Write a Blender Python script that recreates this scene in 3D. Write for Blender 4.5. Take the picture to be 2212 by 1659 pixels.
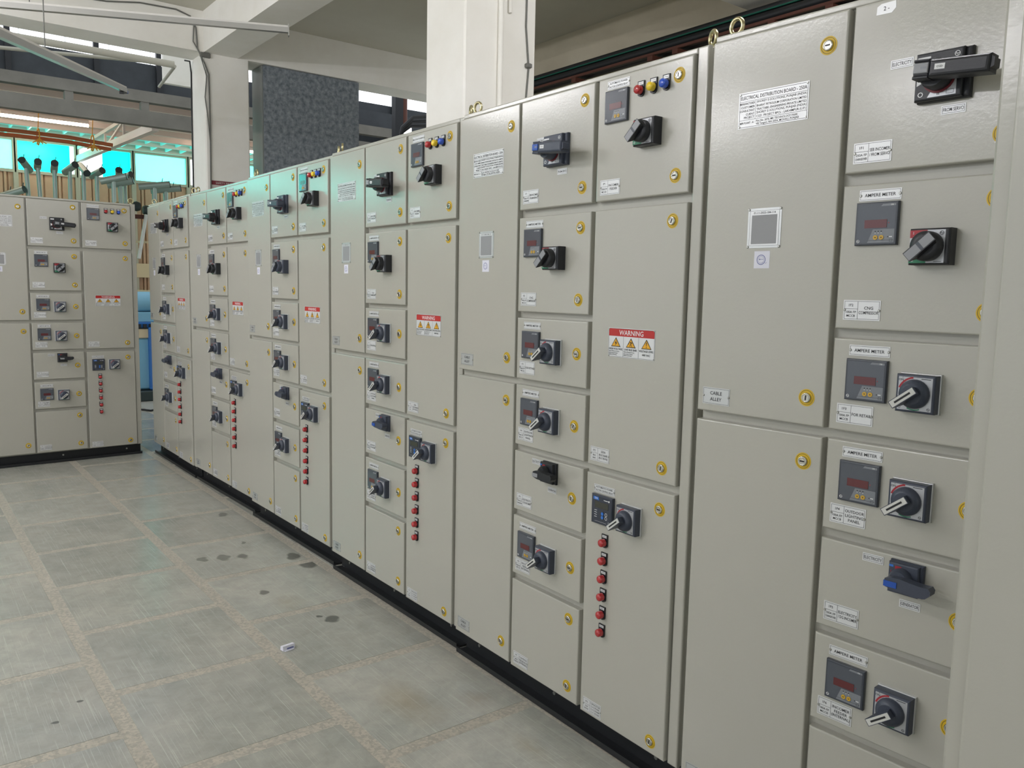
import bpy, math, random
from mathutils import Vector, Matrix
random.seed(7)
for o in list(bpy.data.objects): bpy.data.objects.remove(o)
SC = bpy.context.scene; COL = SC.collection
# ------------------------------------------------------------------ camera
YAW = math.radians(52.3)
RZ = Matrix.Rotation(YAW, 3, 'Z')
right = RZ @ Vector((0.99979584, 0.00229085, 0.02007543))
up = RZ @ Vector((-0.02020571, 0.11335311, 0.99334928))
fwd = RZ @ Vector((0.0, 0.99355212, -0.11337626))
cam = bpy.data.cameras.new('camera'); cam.sensor_width = 36.0; cam.lens = 36.0 * 1764.23 / 2212.0
cam.clip_start = 0.05; cam.clip_end = 200
co = bpy.data.objects.new('camera', cam); COL.objects.link(co)
M3 = Matrix((right, up, -fwd)).transposed()
co.matrix_world = Matrix.Translation((0, 0, 1.49445)) @ M3.to_4x4()
SC.camera = co
# ------------------------------------------------------------------ world, lights, exposure
SC.view_settings.view_transform = 'Standard'; SC.view_settings.look = 'None'
SC.view_settings.gamma = 1.0; SC.view_settings.use_curve_mapping = False
SC.view_settings.exposure = 0.88
wd = bpy.data.worlds.new('overcast_sky'); SC.world = wd; wd.use_nodes = True
bg = wd.node_tree.nodes['Background']; bg.inputs[0].default_value = (0.93, 0.97, 1.0, 1); bg.inputs[1].default_value = 0.55
UNSEEN_LAMPS = [(-6.3, -1.0, 3.25, 0), (-3.4, -1.0, 3.25, 0), (-5.4, -3.6, 3.25, 0), (-2.4, -3.6, 3.25, 0), (-1.3, 2.75, 3.4, 1)]   # unseen tube battens guessed over the aisle; last one added to brighten pillars
TUBE_STRENGTH = 48.0
# ------------------------------------------------------------------ materials
def lin(c):
    if isinstance(c, str):
        c = [int(c[i:i+2], 16) / 255 for i in (0, 2, 4)]
    return tuple(v / 12.92 if v <= 0.04045 else ((v + 0.055) / 1.055) ** 2.4 for v in c)
MATS = {}
def mat(name, col, rough=0.5, metal=0.0, spec=0.5, bump=None, var=None, emit=None, coat=0.0, coatr=0.2):
    m = bpy.data.materials.new(name); m.use_nodes = True; MATS[name] = m
    nt = m.node_tree; b = nt.nodes['Principled BSDF']; c = lin(col)
    b.inputs['Base Color'].default_value = (*c, 1); b.inputs['Roughness'].default_value = rough
    b.inputs['Metallic'].default_value = metal; b.inputs['Specular IOR Level'].default_value = spec
    if coat: b.inputs['Coat Weight'].default_value = coat; b.inputs['Coat Roughness'].default_value = coatr
    if emit:
        b.inputs['Emission Color'].default_value = (*lin(emit[0]), 1); b.inputs['Emission Strength'].default_value = emit[1]
    if bump or var:
        tc = nt.nodes.new('ShaderNodeTexCoord')
    if bump:                                   # (scale, strength, detail)
        n = nt.nodes.new('ShaderNodeTexNoise'); n.inputs['Scale'].default_value = bump[0]; n.inputs['Detail'].default_value = bump[2]
        nt.links.new(tc.outputs['Object'], n.inputs['Vector'])
        bp = nt.nodes.new('ShaderNodeBump'); bp.inputs['Strength'].default_value = bump[1]; bp.inputs['Distance'].default_value = bump[3] if len(bump) > 3 else 0.002
        nt.links.new(n.outputs['Fac'], bp.inputs['Height']); nt.links.new(bp.outputs['Normal'], b.inputs['Normal'])
        if coat: nt.links.new(bp.outputs['Normal'], b.inputs['Coat Normal'])
    if var:                                    # (scale, amount, colour2)
        n2 = nt.nodes.new('ShaderNodeTexNoise'); n2.inputs['Scale'].default_value = var[0]; n2.inputs['Detail'].default_value = 6; n2.inputs['Roughness'].default_value = 0.62
        nt.links.new(tc.outputs['Object'], n2.inputs['Vector'])
        cr = nt.nodes.new('ShaderNodeValToRGB'); cr.color_ramp.elements[0].position = 0.35; cr.color_ramp.elements[1].position = 0.7
        cr.color_ramp.elements[0].color = (*c, 1); c2 = lin(var[2]); cr.color_ramp.elements[1].color = tuple(c[i] + (c2[i] - c[i]) * var[1] for i in range(3)) + (1,)
        nt.links.new(n2.outputs['Fac'], cr.inputs['Fac']); nt.links.new(cr.outputs['Color'], b.inputs['Base Color'])
    return m
mat('paint', 'aeaca1', 0.4, bump=(120, 0.16, 2.0, 0.0015), spec=0.45, coat=0.72, coatr=0.17)
MATS['paint'].node_tree.nodes['Principled BSDF'].inputs['Coat IOR'].default_value = 1.6
mat('black_plinth', '17191c', 0.5)
mat('label_white', 'dadbdb', 0.4, metal=0.3)
mat('label_silver', 'c6c8c7', 0.34, metal=0.55)
mat('ink', '1c1d20', 0.6)
mat('meter_body', '3a3f48', 0.35, coat=0.3)
mat('meter_face', '4a4f58', 0.22, coat=0.6, coatr=0.08)
mat('meter_light', '7b7f84', 0.3)
mat('led_red', '5a1a1e', 0.25, coat=0.5)
mat('button_yellow', 'c9a032', 0.4)
mat('white_print', 'e3e4e4', 0.5)
mat('switch_black', '1b1d22', 0.38, bump=(900, 0.15, 2))
mat('switch_grey', '3c4250', 0.4, bump=(900, 0.12, 2))
mat('switch_plate', 'b6b8bb', 0.35, metal=0.3)
mat('lever_white', 'cfcfc9', 0.4)
mat('lever_grey', '8e9093', 0.4)
mat('tip_blue', '1f4fa8', 0.35)
mat('mark_red', 'a3202c', 0.45)
mat('ring_red', '6a1822', 0.5)
mat('mark_green', '1f7a55', 0.45)
mat('lens_red', 'b01b22', 0.18, coat=0.8, coatr=0.05)
mat('lens_yellow', 'e6c417', 0.2, coat=0.8, coatr=0.05)
mat('lens_blue', '1c4fc0', 0.18, coat=0.8, coatr=0.05)
mat('lens_ring_black', '14151a', 0.4)
mat('lock_yellow', 'd2ae22', 0.5)
mat('lock_line', '6b5a14', 0.5)
mat('chrome', 'c9c6bb', 0.2, metal=1.0)
mat('slot', '1a1814', 0.5)
mat('brass', 'b8ae88', 0.28, metal=1.0)
mat('rivet', 'bdbdb8', 0.3, metal=0.9)
mat('warn_red', 'b5231f', 0.45)
mat('warn_yellow', 'e0a51e', 0.45)
mat('qr_blank', '8f9091', 0.5)
mat('paper', 'dcdce6', 0.7)
mat('stamp_blue', '6a70a0', 0.7)
mat('lcd', '2a2c22', 0.2, coat=0.6)
mat('relay_body', '252c3b', 0.3, coat=0.5)
mat('relay_blue', '2f6fc4', 0.4)
mat('plaster', 'f4f2ec', 0.85, bump=(40, 0.2, 6), var=(1.6, 0.6, 'e2ded3'))
mat('plaster_wall', 'c9c1ab', 0.85, bump=(30, 0.25, 6), var=(1.2, 0.6, 'a89d86'))
mat('slab_soffit', 'cfccbf', 0.9, var=(1.0, 0.5, 'bbb8aa'))
mat('dark_box', '616a72', 0.5, bump=(55, 0.3, 5), var=(24, 1.0, '9aa1a8'))
mat('dark_box_edge', '8a8e8a', 0.5)
mat('aluminium', 'b9b8b4', 0.35, metal=0.7)
mat('batten_white', 'dedbd5', 0.45)
mat('wire_black', '1d1f22', 0.5)
mat('wire_grey', '6d6d68', 0.6)
mat('brown_steel', '5a3226', 0.6)
mat('cable_green', '0f5a48', 0.5)
mat('steel_grey', '7c7a73', 0.7, var=(3, 0.6, '5f5d57'))
mat('pipe_grey', 'b3b0a4', 0.6)
mat('dark_panel', '3b4147', 0.6, var=(4, 0.8, '2b3036'))
mat('dark_frame', '22252a', 0.6)
mat('roof_sheet', 'd9c4b4', 0.7)
mat('roof_teal', '6fbfb6', 0.5, emit=('5fd0c4', 0.35))
mat('purlin', 'e4d3c8', 0.7)
mat('wall_sheet', 'c7a68b', 0.75, var=(2.0, 0.7, 'a98a70'))
mat('window_frame', 'b5b1a0', 0.6)
mat('pane_teal', '12c9bf', 0.4, emit=('00d8cc', 4.6))
mat('pane_pale', '9cf2ea', 0.4, emit=('4fe6da', 2.3))
mat('pane_white', 'eef3f5', 0.4, emit=('f3f6ff', 1.4))
mat('tube', 'ffffff', 0.4, emit=('ffe6d4', 16.0))
mat('unseen_tube', 'ffffff', 0.4, emit=('fbfaff', TUBE_STRENGTH))
mat('galvanised', '9fb0a8', 0.4, metal=0.55)
mat('galv_dark', '3c4646', 0.5, metal=0.3)
mat('orange_pipe', 'b0643c', 0.6)
mat('rope_yellow', 'e0a640', 0.8)
mat('truss_white', 'dccfc6', 0.6)
mat('machine_blue', '1f66b0', 0.4)
mat('machine_light', '7fb4cf', 0.4)
mat('cream', 'd9c7a6', 0.7)
mat('white_tube', 'ecebe6', 0.5)
mat('lamp_white', 'ffffff', 0.4, emit=('ffffff', 4.0))
mat('poster_white', 'cfc9c4', 0.7)
mat('poster_red', '7c2f3a', 0.7)

def floor_material(name, base, base2, rough, stains=(), scale=1.0, chips=False):
    m = bpy.data.materials.new(name); m.use_nodes = True; MATS[name] = m
    nt = m.node_tree; N = nt.nodes; L = nt.links; b = N['Principled BSDF']
    geo = N.new('ShaderNodeNewGeometry'); oi = N.new('ShaderNodeObjectInfo')
    n1 = N.new('ShaderNodeTexNoise'); n1.inputs['Scale'].default_value = 3.2 * scale; n1.inputs['Detail'].default_value = 9; n1.inputs['Roughness'].default_value = 0.68
    L.new(geo.outputs['Position'], n1.inputs['Vector'])
    cr = N.new('ShaderNodeValToRGB'); cr.color_ramp.elements[0].position = 0.32; cr.color_ramp.elements[1].position = 0.72
    cr.color_ramp.elements[0].color = (*lin(base), 1); cr.color_ramp.elements[1].color = (*lin(base2), 1)
    L.new(n1.outputs['Fac'], cr.inputs['Fac'])
    col = cr.outputs['Color']
    nm = N.new('ShaderNodeTexNoise'); nm.inputs['Scale'].default_value = 11; nm.inputs['Detail'].default_value = 10; nm.inputs['Roughness'].default_value = 0.72; nm.inputs['Distortion'].default_value = 0.6
    L.new(geo.outputs['Position'], nm.inputs['Vector'])
    rm_ = N.new('ShaderNodeMapRange'); rm_.inputs[1].default_value = 0.3; rm_.inputs[2].default_value = 0.7; rm_.inputs[3].default_value = 0.86; rm_.inputs[4].default_value = 1.13
    L.new(nm.outputs['Fac'], rm_.inputs[0])
    hm = N.new('ShaderNodeHueSaturation'); L.new(rm_.outputs[0], hm.inputs['Value']); L.new(col, hm.inputs['Color']); col = hm.outputs['Color']
    # slab to slab difference
    hsv = N.new('ShaderNodeHueSaturation'); mr = N.new('ShaderNodeMapRange'); mr.inputs[3].default_value = 0.86; mr.inputs[4].default_value = 1.08
    L.new(oi.outputs['Random'], mr.inputs[0]); L.new(mr.outputs[0], hsv.inputs['Value']); L.new(col, hsv.inputs['Color']); col = hsv.outputs['Color']
    # scratches: stretched noise in two directions
    for k, (rz, sx, sy, th) in enumerate(((0.5, 2.5, 230, 0.63), (-0.6, 2.0, 190, 0.64), (1.3, 3, 210, 0.64))):
        mp = N.new('ShaderNodeMapping'); mp.inputs['Rotation'].default_value = (0, 0, rz); mp.inputs['Scale'].default_value = (sx, sy, 1); mp.inputs['Location'].default_value = (k * 7.1, k * 3.3, 0)
        L.new(geo.outputs['Position'], mp.inputs['Vector'])
        ns = N.new('ShaderNodeTexNoise'); ns.inputs['Scale'].default_value = 1.0; ns.inputs['Detail'].default_value = 2
        L.new(mp.outputs['Vector'], ns.inputs['Vector'])
        r = N.new('ShaderNodeMapRange'); r.inputs[1].default_value = th; r.inputs[2].default_value = th + 0.06; r.inputs[3].default_value = 0; r.inputs[4].default_value = 0.4
        L.new(ns.outputs['Fac'], r.inputs[0])
        mx = N.new('ShaderNodeMix'); mx.data_type = 'RGBA'; mx.inputs[7].default_value = (*lin('c9c9c0'), 1)
        L.new(r.outputs[0], mx.inputs[0]); L.new(col, mx.inputs[6]); col = mx.outputs[2]
    # dark flecks and brown patches
    n3 = N.new('ShaderNodeTexNoise'); n3.inputs['Scale'].default_value = 14; n3.inputs['Detail'].default_value = 8; n3.inputs['Roughness'].default_value = 0.75
    L.new(geo.outputs['Position'], n3.inputs['Vector'])
    r3 = N.new('ShaderNodeMapRange'); r3.inputs[1].default_value = 0.66; r3.inputs[2].default_value = 0.8; r3.inputs[4].default_value = 0.55
    L.new(n3.outputs['Fac'], r3.inputs[0])
    mx = N.new('ShaderNodeMix'); mx.data_type = 'RGBA'; mx.inputs[7].default_value = (*lin('4e4c46'), 1)
    L.new(r3.outputs[0], mx.inputs[0]); L.new(col, mx.inputs[6]); col = mx.outputs[2]
    if stains:
        nw = N.new('ShaderNodeTexNoise'); nw.inputs['Scale'].default_value = 9; L.new(geo.outputs['Position'], nw.inputs['Vector'])
        sb = N.new('ShaderNodeVectorMath'); sb.operation = 'MULTIPLY_ADD'; sb.inputs[1].default_value = (0.09, 0.09, 0); sb.inputs[2].default_value = (-0.045, -0.045, 0)
        L.new(nw.outputs['Color'], sb.inputs[0])
        ad = N.new('ShaderNodeVectorMath'); ad.operation = 'ADD'; L.new(geo.outputs['Position'], ad.inputs[0]); L.new(sb.outputs[0], ad.inputs[1])
        for (x, y, rx, ry, c, a) in stains:
            mp = N.new('ShaderNodeMapping'); mp.vector_type = 'TEXTURE'; mp.inputs['Location'].default_value = (x, y, 0); mp.inputs['Scale'].default_value = (rx, ry, 1e4)
            L.new(ad.outputs[0], mp.inputs['Vector'])
            ln = N.new('ShaderNodeVectorMath'); ln.operation = 'LENGTH'; L.new(mp.outputs['Vector'], ln.inputs[0])
            r = N.new('ShaderNodeMapRange'); soft = 0.25 if a > 0.5 else 1.0
            r.inputs[1].default_value = 1.0 + 0.1; r.inputs[2].default_value = 1.0 - soft; r.inputs[3].default_value = 0; r.inputs[4].default_value = a
            L.new(ln.outputs['Value'], r.inputs[0])
            mx = N.new('ShaderNodeMix'); mx.data_type = 'RGBA'; mx.inputs[7].default_value = (*lin(c), 1)
            L.new(r.outputs[0], mx.inputs[0]); L.new(col, mx.inputs[6]); col = mx.outputs[2]
    hgt = n1.outputs['Fac']
    if chips:
        v = N.new('ShaderNodeTexVoronoi'); v.inputs['Scale'].default_value = 105; L.new(geo.outputs['Position'], v.inputs['Vector'])
        r = N.new('ShaderNodeValToRGB'); e = r.color_ramp.elements
        e[0].position = 0.2; e[0].color = (*lin('99958b'), 1); e[1].position = 0.85; e[1].color = (*lin('c0b9aa'), 1)
        s = N.new('ShaderNodeSeparateColor'); L.new(v.outputs['Color'], s.inputs[0]); L.new(s.outputs[0], r.inputs['Fac'])
        mx = N.new('ShaderNodeMix'); mx.data_type = 'RGBA'; mx.inputs[0].default_value = 0.6
        L.new(col, mx.inputs[6]); L.new(r.outputs['Color'], mx.inputs[7]); col = mx.outputs[2]
    L.new(col, b.inputs['Base Color'])
    rr = N.new('ShaderNodeMapRange'); rr.inputs[3].default_value = rough - 0.03; rr.inputs[4].default_value = rough + 0.06
    L.new(n1.outputs['Fac'], rr.inputs[0]); L.new(rr.outputs[0], b.inputs['Roughness'])
    nb = N.new('ShaderNodeTexNoise'); nb.inputs['Scale'].default_value = 26; nb.inputs['Detail'].default_value = 7; L.new(geo.outputs['Position'], nb.inputs['Vector'])
    bp = N.new('ShaderNodeBump'); bp.inputs['Strength'].default_value = 0.14; bp.inputs['Distance'].default_value = 0.003
    L.new(nb.outputs['Fac'], bp.inputs['Height']); L.new(bp.outputs['Normal'], b.inputs['Normal'])
    b.inputs['Specular IOR Level'].default_value = 0.5
OIL = '3f413c'
floor_material('stone_slab', '989a92', 'b0aea3', 0.22, stains=[
    (-4.231, 1.743, .07, .035, OIL, .75), (-4.062, 1.762, .075, .045, OIL, .75), (-4.377, 1.516, .05, .035, OIL, .7), (-4.417, 1.426, .06, .03, OIL, .6),
    (-4.444, 1.328, .035, .025, OIL, .6), (-5.265, 1.70, .05, .03, OIL, .7), (-3.783, 1.42, .035, .025, OIL, .75), (-3.301, 1.548, .04, .03, OIL, .8),
    (-3.131, .492, .012, .014, OIL, .8), (-3.025, .384, .012, .014, OIL, .8), (-3.36, 1.51, .015, .012, OIL, .8), (-4.62, 1.60, .02, .015, OIL, .6),
    (-2.45, 1.45, .2, .1, '96805a', .38), (-3.6, 1.46, .12, .09, '968a6c', .3), (-2.32, 1.66, .1, .07, '8a7050', .25), (-1.95, 1.62, .12, .05, '94845f', .3)])
floor_material('joint_chips', 'a09c90', 'aca699', 0.5, chips=True)
floor_material('floor_far', 'a9a89f', 'b9b7ac', 0.36)
# ------------------------------------------------------------------ text outlines, made before anything else exists
TEXTS = ['ELECTRICAL DISTRIBUTION BOARD - 250A', 'MANUFACTURER', 'CUSTOMER', 'CONSULTANT', 'CLIENT', 'PROJECT', 'SHOREY E-SOLUTIONS, PUNJAB (INDIA)',
    'BHARAT PETROLEUM CORPORATION LIMITED', 'TRACTABEL ENGINEERING PRIVATE LIMITED', 'CGD  PROJECT BPCL - LAKHIMPUR (U.P.)', 'MFR PLANT - A :', 'Plot No. 2070, MK TECHNOLOGY PARK',
    'Vill Tangori, NH 205A, MOHALI, PUNJAB', '01-11-2025-184-114', 'CABLE', 'ALLEY', 'ELECTRICITY', 'FROM SERVO', 'GENERATOR', 'AMPERE METER', '250A FP', '100A FP', 'CHANGEOVER', 'MCCB',
    '1F1', '1F2', '1F3', '1F4', '1F5', '1F6', '1F7', '1P1', '1P2', '1P3', 'SEB INCOMER', '/ FROM SERVO', 'CNG', 'COMPRESSOR', 'FOR RETAIL', 'OUTDOOR', 'LIGHTING', 'PANEL', '/ DG INCOMER',
    'INCOMER', 'FEEDER', '(INTERNAL)', 'AUTOMATIC POWER', 'FACTOR CONTROL RELAY', 'MULTIFUNCTION METER', 'R-PHASE', 'Y-PHASE', 'B-PHASE', 'WARNING', 'HIGH VOLTAGE', 'LIVE BUS BAR', 'VOLTAGE LEVEL', '440 VAC',
    'Risk of Electric Shock', 'Disconnect Power', 'Before Servicing', '250A', 'BUS BAR', 'BUS', 'BAR', '(R-Y-B-N)', 'CAPACITOR', '2 x 5 KVAR', '2 x 2 KVAR', '2 x 1 KVAR', 'CAP', 'BANK', 'MCB', 'FEEDER BOX',
    'CONTROL', 'I', 'O', 'II', 'ON', 'OFF', 'CGD', 'TP4', '!', '2 -', 'CAPACITOR-1', 'SAFETY FIRST', 'DB']
TXT = {}
def make_texts():
    tmp = []
    for s in dict.fromkeys(TEXTS):
        cu = bpy.data.curves.new('t', 'FONT'); cu.body = s; cu.size = 1; cu.resolution_u = 2; cu.offset = 0.009; cu.fill_mode = 'FRONT'
        ob = bpy.data.objects.new('t', cu); COL.objects.link(ob); tmp.append((s, ob, cu))
    dg = bpy.context.evaluated_depsgraph_get(); dg.update()
    for s, ob, cu in tmp:
        me = ob.evaluated_get(dg).to_mesh()
        vs = [(v.co.x, v.co.y) for v in me.vertices]; fs = [tuple(p.vertices) for p in me.polygons]
        x0 = min(v[0] for v in vs); x1 = max(v[0] for v in vs); y0 = min(v[1] for v in vs); y1 = max(v[1] for v in vs)
        TXT[s] = ([(x - (x0 + x1) / 2, y - (y0 + y1) / 2) for x, y in vs], fs, x1 - x0, y1 - y0)
        ob.evaluated_get(dg).to_mesh_clear()
    for s, ob, cu in tmp:
        bpy.data.objects.remove(ob); bpy.data.curves.remove(cu)
make_texts()
# ------------------------------------------------------------------ mesh builder
class MB:
    def __init__(s): s.v = []; s.f = []; s.m = []; s.mats = []; s.sm = []
    def mi(s, m):
        if m not in s.mats: s.mats.append(m)
        return s.mats.index(m)
    def add(s, vs, fs, m, smooth=False):
        o = len(s.v); k = s.mi(m); s.v += [tuple(v) for v in vs]
        for f in fs: s.f.append(tuple(i + o for i in f)); s.m.append(k); s.sm.append(smooth)
        return s
    def box(s, x0, x1, y0, y1, z0, z1, m):
        return s.add([(x0, y0, z0), (x1, y0, z0), (x1, y1, z0), (x0, y1, z0), (x0, y0, z1), (x1, y0, z1), (x1, y1, z1), (x0, y1, z1)],
                     [(0, 3, 2, 1), (4, 5, 6, 7), (0, 1, 5, 4), (1, 2, 6, 5), (2, 3, 7, 6), (3, 0, 4, 7)], m)
    def pan(s, x0, x1, z0, z1, yf, yb, r, m, mf=None):
        # a sheet pan whose front edges (facing -y) are rounded by r
        prof = [(0, yb), (0, yf + r)] + [(r * (1 - math.cos(a)), yf + r * (1 - math.sin(a))) for a in (math.pi / 6, math.pi / 3, math.pi / 2)]
        vs = []
        for i, y in prof: vs += [(x0 + i, y, z0 + i), (x1 - i, y, z0 + i), (x1 - i, y, z1 - i), (x0 + i, y, z1 - i)]
        fs = []
        for k in range(len(prof) - 1):
            for j in range(4): a = 4 * k + j; b = 4 * k + (j + 1) % 4; fs.append((a, b, b + 4, a + 4))
        s.add(vs, fs, m)
        e = 4 * (len(prof) - 1); q = vs[e:e + 4]
        s.add(q, [(0, 1, 2, 3)], mf or m); s.add(vs[:4], [(3, 2, 1, 0)], m)
        return s
    def bev(s, x0, x1, y0, y1, z0, z1, r, m):
        # box with chamfered vertical and horizontal edges (octagonal in all sections)
        P = []
        for z, i in ((z0, r), (z0 + r, 0), (z1 - r, 0), (z1, r)):
            c = r
            a0, a1, b0, b1 = x0 + i, x1 - i, y0 + i, y1 - i
            P.append([(a0 + c, b0, z), (a1 - c, b0, z), (a1, b0 + c, z), (a1, b1 - c, z), (a1 - c, b1, z), (a0 + c, b1, z), (a0, b1 - c, z), (a0, b0 + c, z)])
        vs = sum(P, []); fs = []
        for k in range(3):
            for j in range(8): fs.append((8 * k + j, 8 * k + (j + 1) % 8, 8 * k + 8 + (j + 1) % 8, 8 * k + 8 + j))
        fs += [tuple(range(7, -1, -1)), tuple(range(24, 32))]
        return s.add(vs, fs, m)
    def poly(s, pts, yf, yb, m, edge=None):
        # polygon in x,z (counter-clockwise seen from -y) from yf (front) to yb
        n = len(pts); vs = [(x, yf, z) for x, z in pts] + [(x, yb, z) for x, z in pts]
        s.add(vs, [tuple(range(n)), tuple(range(2 * n - 1, n - 1, -1))], m)
        s.add(vs, [((i + 1) % n, i, i + n, (i + 1) % n + n) for i in range(n)], edge or m)
        return s
    def quad(s, x0, x1, z0, z1, y, m): return s.add([(x0, y, z0), (x1, y, z0), (x1, y, z1), (x0, y, z1)], [(0, 1, 2, 3)], m)
    def frame(s, x0, x1, z0, z1, w, y, m):
        s.quad(x0, x1, z0, z0 + w, y, m); s.quad(x0, x1, z1 - w, z1, y, m); s.quad(x0, x0 + w, z0 + w, z1 - w, y, m); return s.quad(x1 - w, x1, z0 + w, z1 - w, y, m)
    def disc(s, cx, cz, r0, r1, y, m, n=20):
        vs = [(cx + r * math.cos(2 * math.pi * i / n), y, cz + r * math.sin(2 * math.pi * i / n)) for r in (r0, r1) for i in range(n)]
        if r0 <= 0: return s.add(vs[n:], [tuple(range(n))], m)
        return s.add(vs, [(i, n + i, n + (i + 1) % n, (i + 1) % n) for i in range(n)], m)
    def lathe(s, cx, cz, prof, m, n=20, smooth=True):
        # prof: (radius, y) from back (larger y) to front (smaller y); axis along y
        vs = [(cx + r * math.cos(2 * math.pi * i / n), y, cz + r * math.sin(2 * math.pi * i / n)) for r, y in prof for i in range(n)]
        fs = []
        for k in range(len(prof) - 1):
            for i in range(n): a = k * n + i; b = k * n + (i + 1) % n; fs.append((a, b, b + n, a + n))
        s.add(vs, fs, m, smooth)
        return s.add(vs[-n:], [tuple(range(n))], m)
    def text(s, t, cx, cz, h, y, m, w=None, align=0):
        vs, fs, tw, th = TXT[t]; k = h / 0.73 if th > 0.1 else h
        kx = k
        if w and tw * k > w: kx = w / tw
        dx = cx + (0 if align == 0 else (tw * kx / 2 if align < 0 else -tw * kx / 2))
        return s.add([(dx + a * kx, y, cz + b * k) for a, b in vs], fs, m)
    def tube(s, pts, r, m, n=8, cap=True):
        pts = [Vector(p) for p in pts]; rings = []
        ref = Vector((0, 0, 1))
        for i, p in enumerate(pts):
            d = (pts[min(i + 1, len(pts) - 1)] - pts[max(i - 1, 0)]).normalized()
            a = d.cross(ref if abs(d.z) < 0.95 else Vector((0, 1, 0))).normalized(); b = d.cross(a).normalized()
            rr = r[i] if isinstance(r, (list, tuple)) else r
            rings += [p + (a * math.cos(2 * math.pi * j / n) + b * math.sin(2 * math.pi * j / n)) * rr for j in range(n)]
        fs = []
        for k in range(len(pts) - 1):
            for j in range(n): fs.append((k * n + j, k * n + (j + 1) % n, k * n + n + (j + 1) % n, k * n + n + j))
        s.add(rings, fs, m, True)
        if cap: s.add(rings[:n], [tuple(range(n))], m); s.add(rings[-n:], [tuple(range(n - 1, -1, -1))], m)
        return s
    def bar(s, p, q, w, h, m):
        # rectangular bar from p to q, w wide sideways, h high
        p, q = Vector(p), Vector(q); d = (q - p).normalized(); ref = Vector((0, 0, 1)) if abs(d.z) < 0.95 else Vector((0, 1, 0))
        a = d.cross(ref).normalized() * (w / 2); b = a.cross(d).normalized() * (h / 2)
        vs = [e + x + y for e in (p, q) for x, y in ((-a, -b), (a, -b), (a, b), (-a, b))]
        return s.add(vs, [(3, 2, 1, 0), (4, 5, 6, 7), (0, 1, 5, 4), (1, 2, 6, 5), (2, 3, 7, 6), (3, 0, 4, 7)], m)
    def torus(s, c, R, r, m, n=20, k=8, ax='y'):
        vs = []
        for i in range(n):
            a = 2 * math.pi * i / n
            for j in range(k):
                b = 2 * math.pi * j / k; q = R + r * math.cos(b); x, z, y = q * math.cos(a), q * math.sin(a), r * math.sin(b)
                vs.append((c[0] + x, c[1] + y, c[2] + z) if ax == 'y' else (c[0] + y, c[1] + x, c[2] + z))
        return s.add(vs, [(i * k + j, i * k + (j + 1) % k, ((i + 1) % n) * k + (j + 1) % k, ((i + 1) % n) * k + j) for i in range(n) for j in range(k)], m, True)
    def mesh(s, name):
        me = bpy.data.meshes.new(name); me.from_pydata(s.v, [], s.f)
        for m in s.mats: me.materials.append(MATS[m])
        me.polygons.foreach_set('material_index', s.m); me.polygons.foreach_set('use_smooth', s.sm); me.update()
        return me
def obj(name, mb, parent=None, loc=(0, 0, 0), rot=None):
    me = mb.mesh(name) if isinstance(mb, MB) else mb
    o = bpy.data.objects.new(name, me); COL.objects.link(o); o.location = loc
    if rot: o.rotation_euler = rot
    if parent: o.parent = parent
    return o
def empty(name, loc=(0, 0, 0), rz=0):
    o = bpy.data.objects.new(name, None); COL.objects.link(o); o.location = loc; o.rotation_euler = (0, 0, rz); o.empty_display_size = 0.1
    return o
def tag(o, label, cat, group=None):
    o['label'] = label; o['category'] = cat
    if group: o['group'] = group
    return o
def struct(o, label=None):
    o['kind'] = 'structure'
    if label: o['label'] = label
    return o
# ------------------------------------------------------------------ STRUCTURE.  World axes: -X runs away along the row of boards, +Y goes behind it
fl = struct(obj('floor', MB().box(-17, 8, -9, 9, -0.12, -0.0012, 'joint_chips')), 'grey stone slab floor with chip-filled joints')
PX, PY, J = 0.64, 0.62, 0.055
slab_me = MB().pan(0, PX - J, 0, PY - J, 0, 0.1, 0.0008, 'stone_slab')
slab_me.v = [(x, z, -y) for x, y, z in slab_me.v]     # lay it flat, rounded edges up
slab_me.f = [tuple(reversed(f)) for f in slab_me.f]
slab_me = slab_me.mesh('floor_slab')
slab_me.flip_normals()
offs = {2: -2.187, 1: -2.48, 0: -2.81, -1: -2.36, -2: -2.62, 3: -2.5, -3: -2.2}
for j in range(-3, 3):
    yc = 0.585 + (j) * PY + J / 2
    base = offs.get(j + 1, -2.4)
    for i in range(-4, 15):
        x1 = base - i * PX - J / 2
        o = obj('floor_slab', slab_me, fl, (x1 - (PX - J), yc, 0)); o.scale = (1, 1, 1)
farf = struct(obj('floor_far', MB().box(-17, -11.3, -9, 9, -0.1, 0.0, 'floor_far')), 'grey floor of the shed beyond the beam')
struct(obj('floor_side', MB().box(-11.3, 8, -9, -1.26, -0.1, 0.0, 'floor_far')), 'grey floor on the open side of the hall')
struct(obj('floor_back', MB().box(-11.3, 8, 2.46, 9, -0.1, 0.0, 'floor_far')), 'grey floor behind the row of boards')

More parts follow.
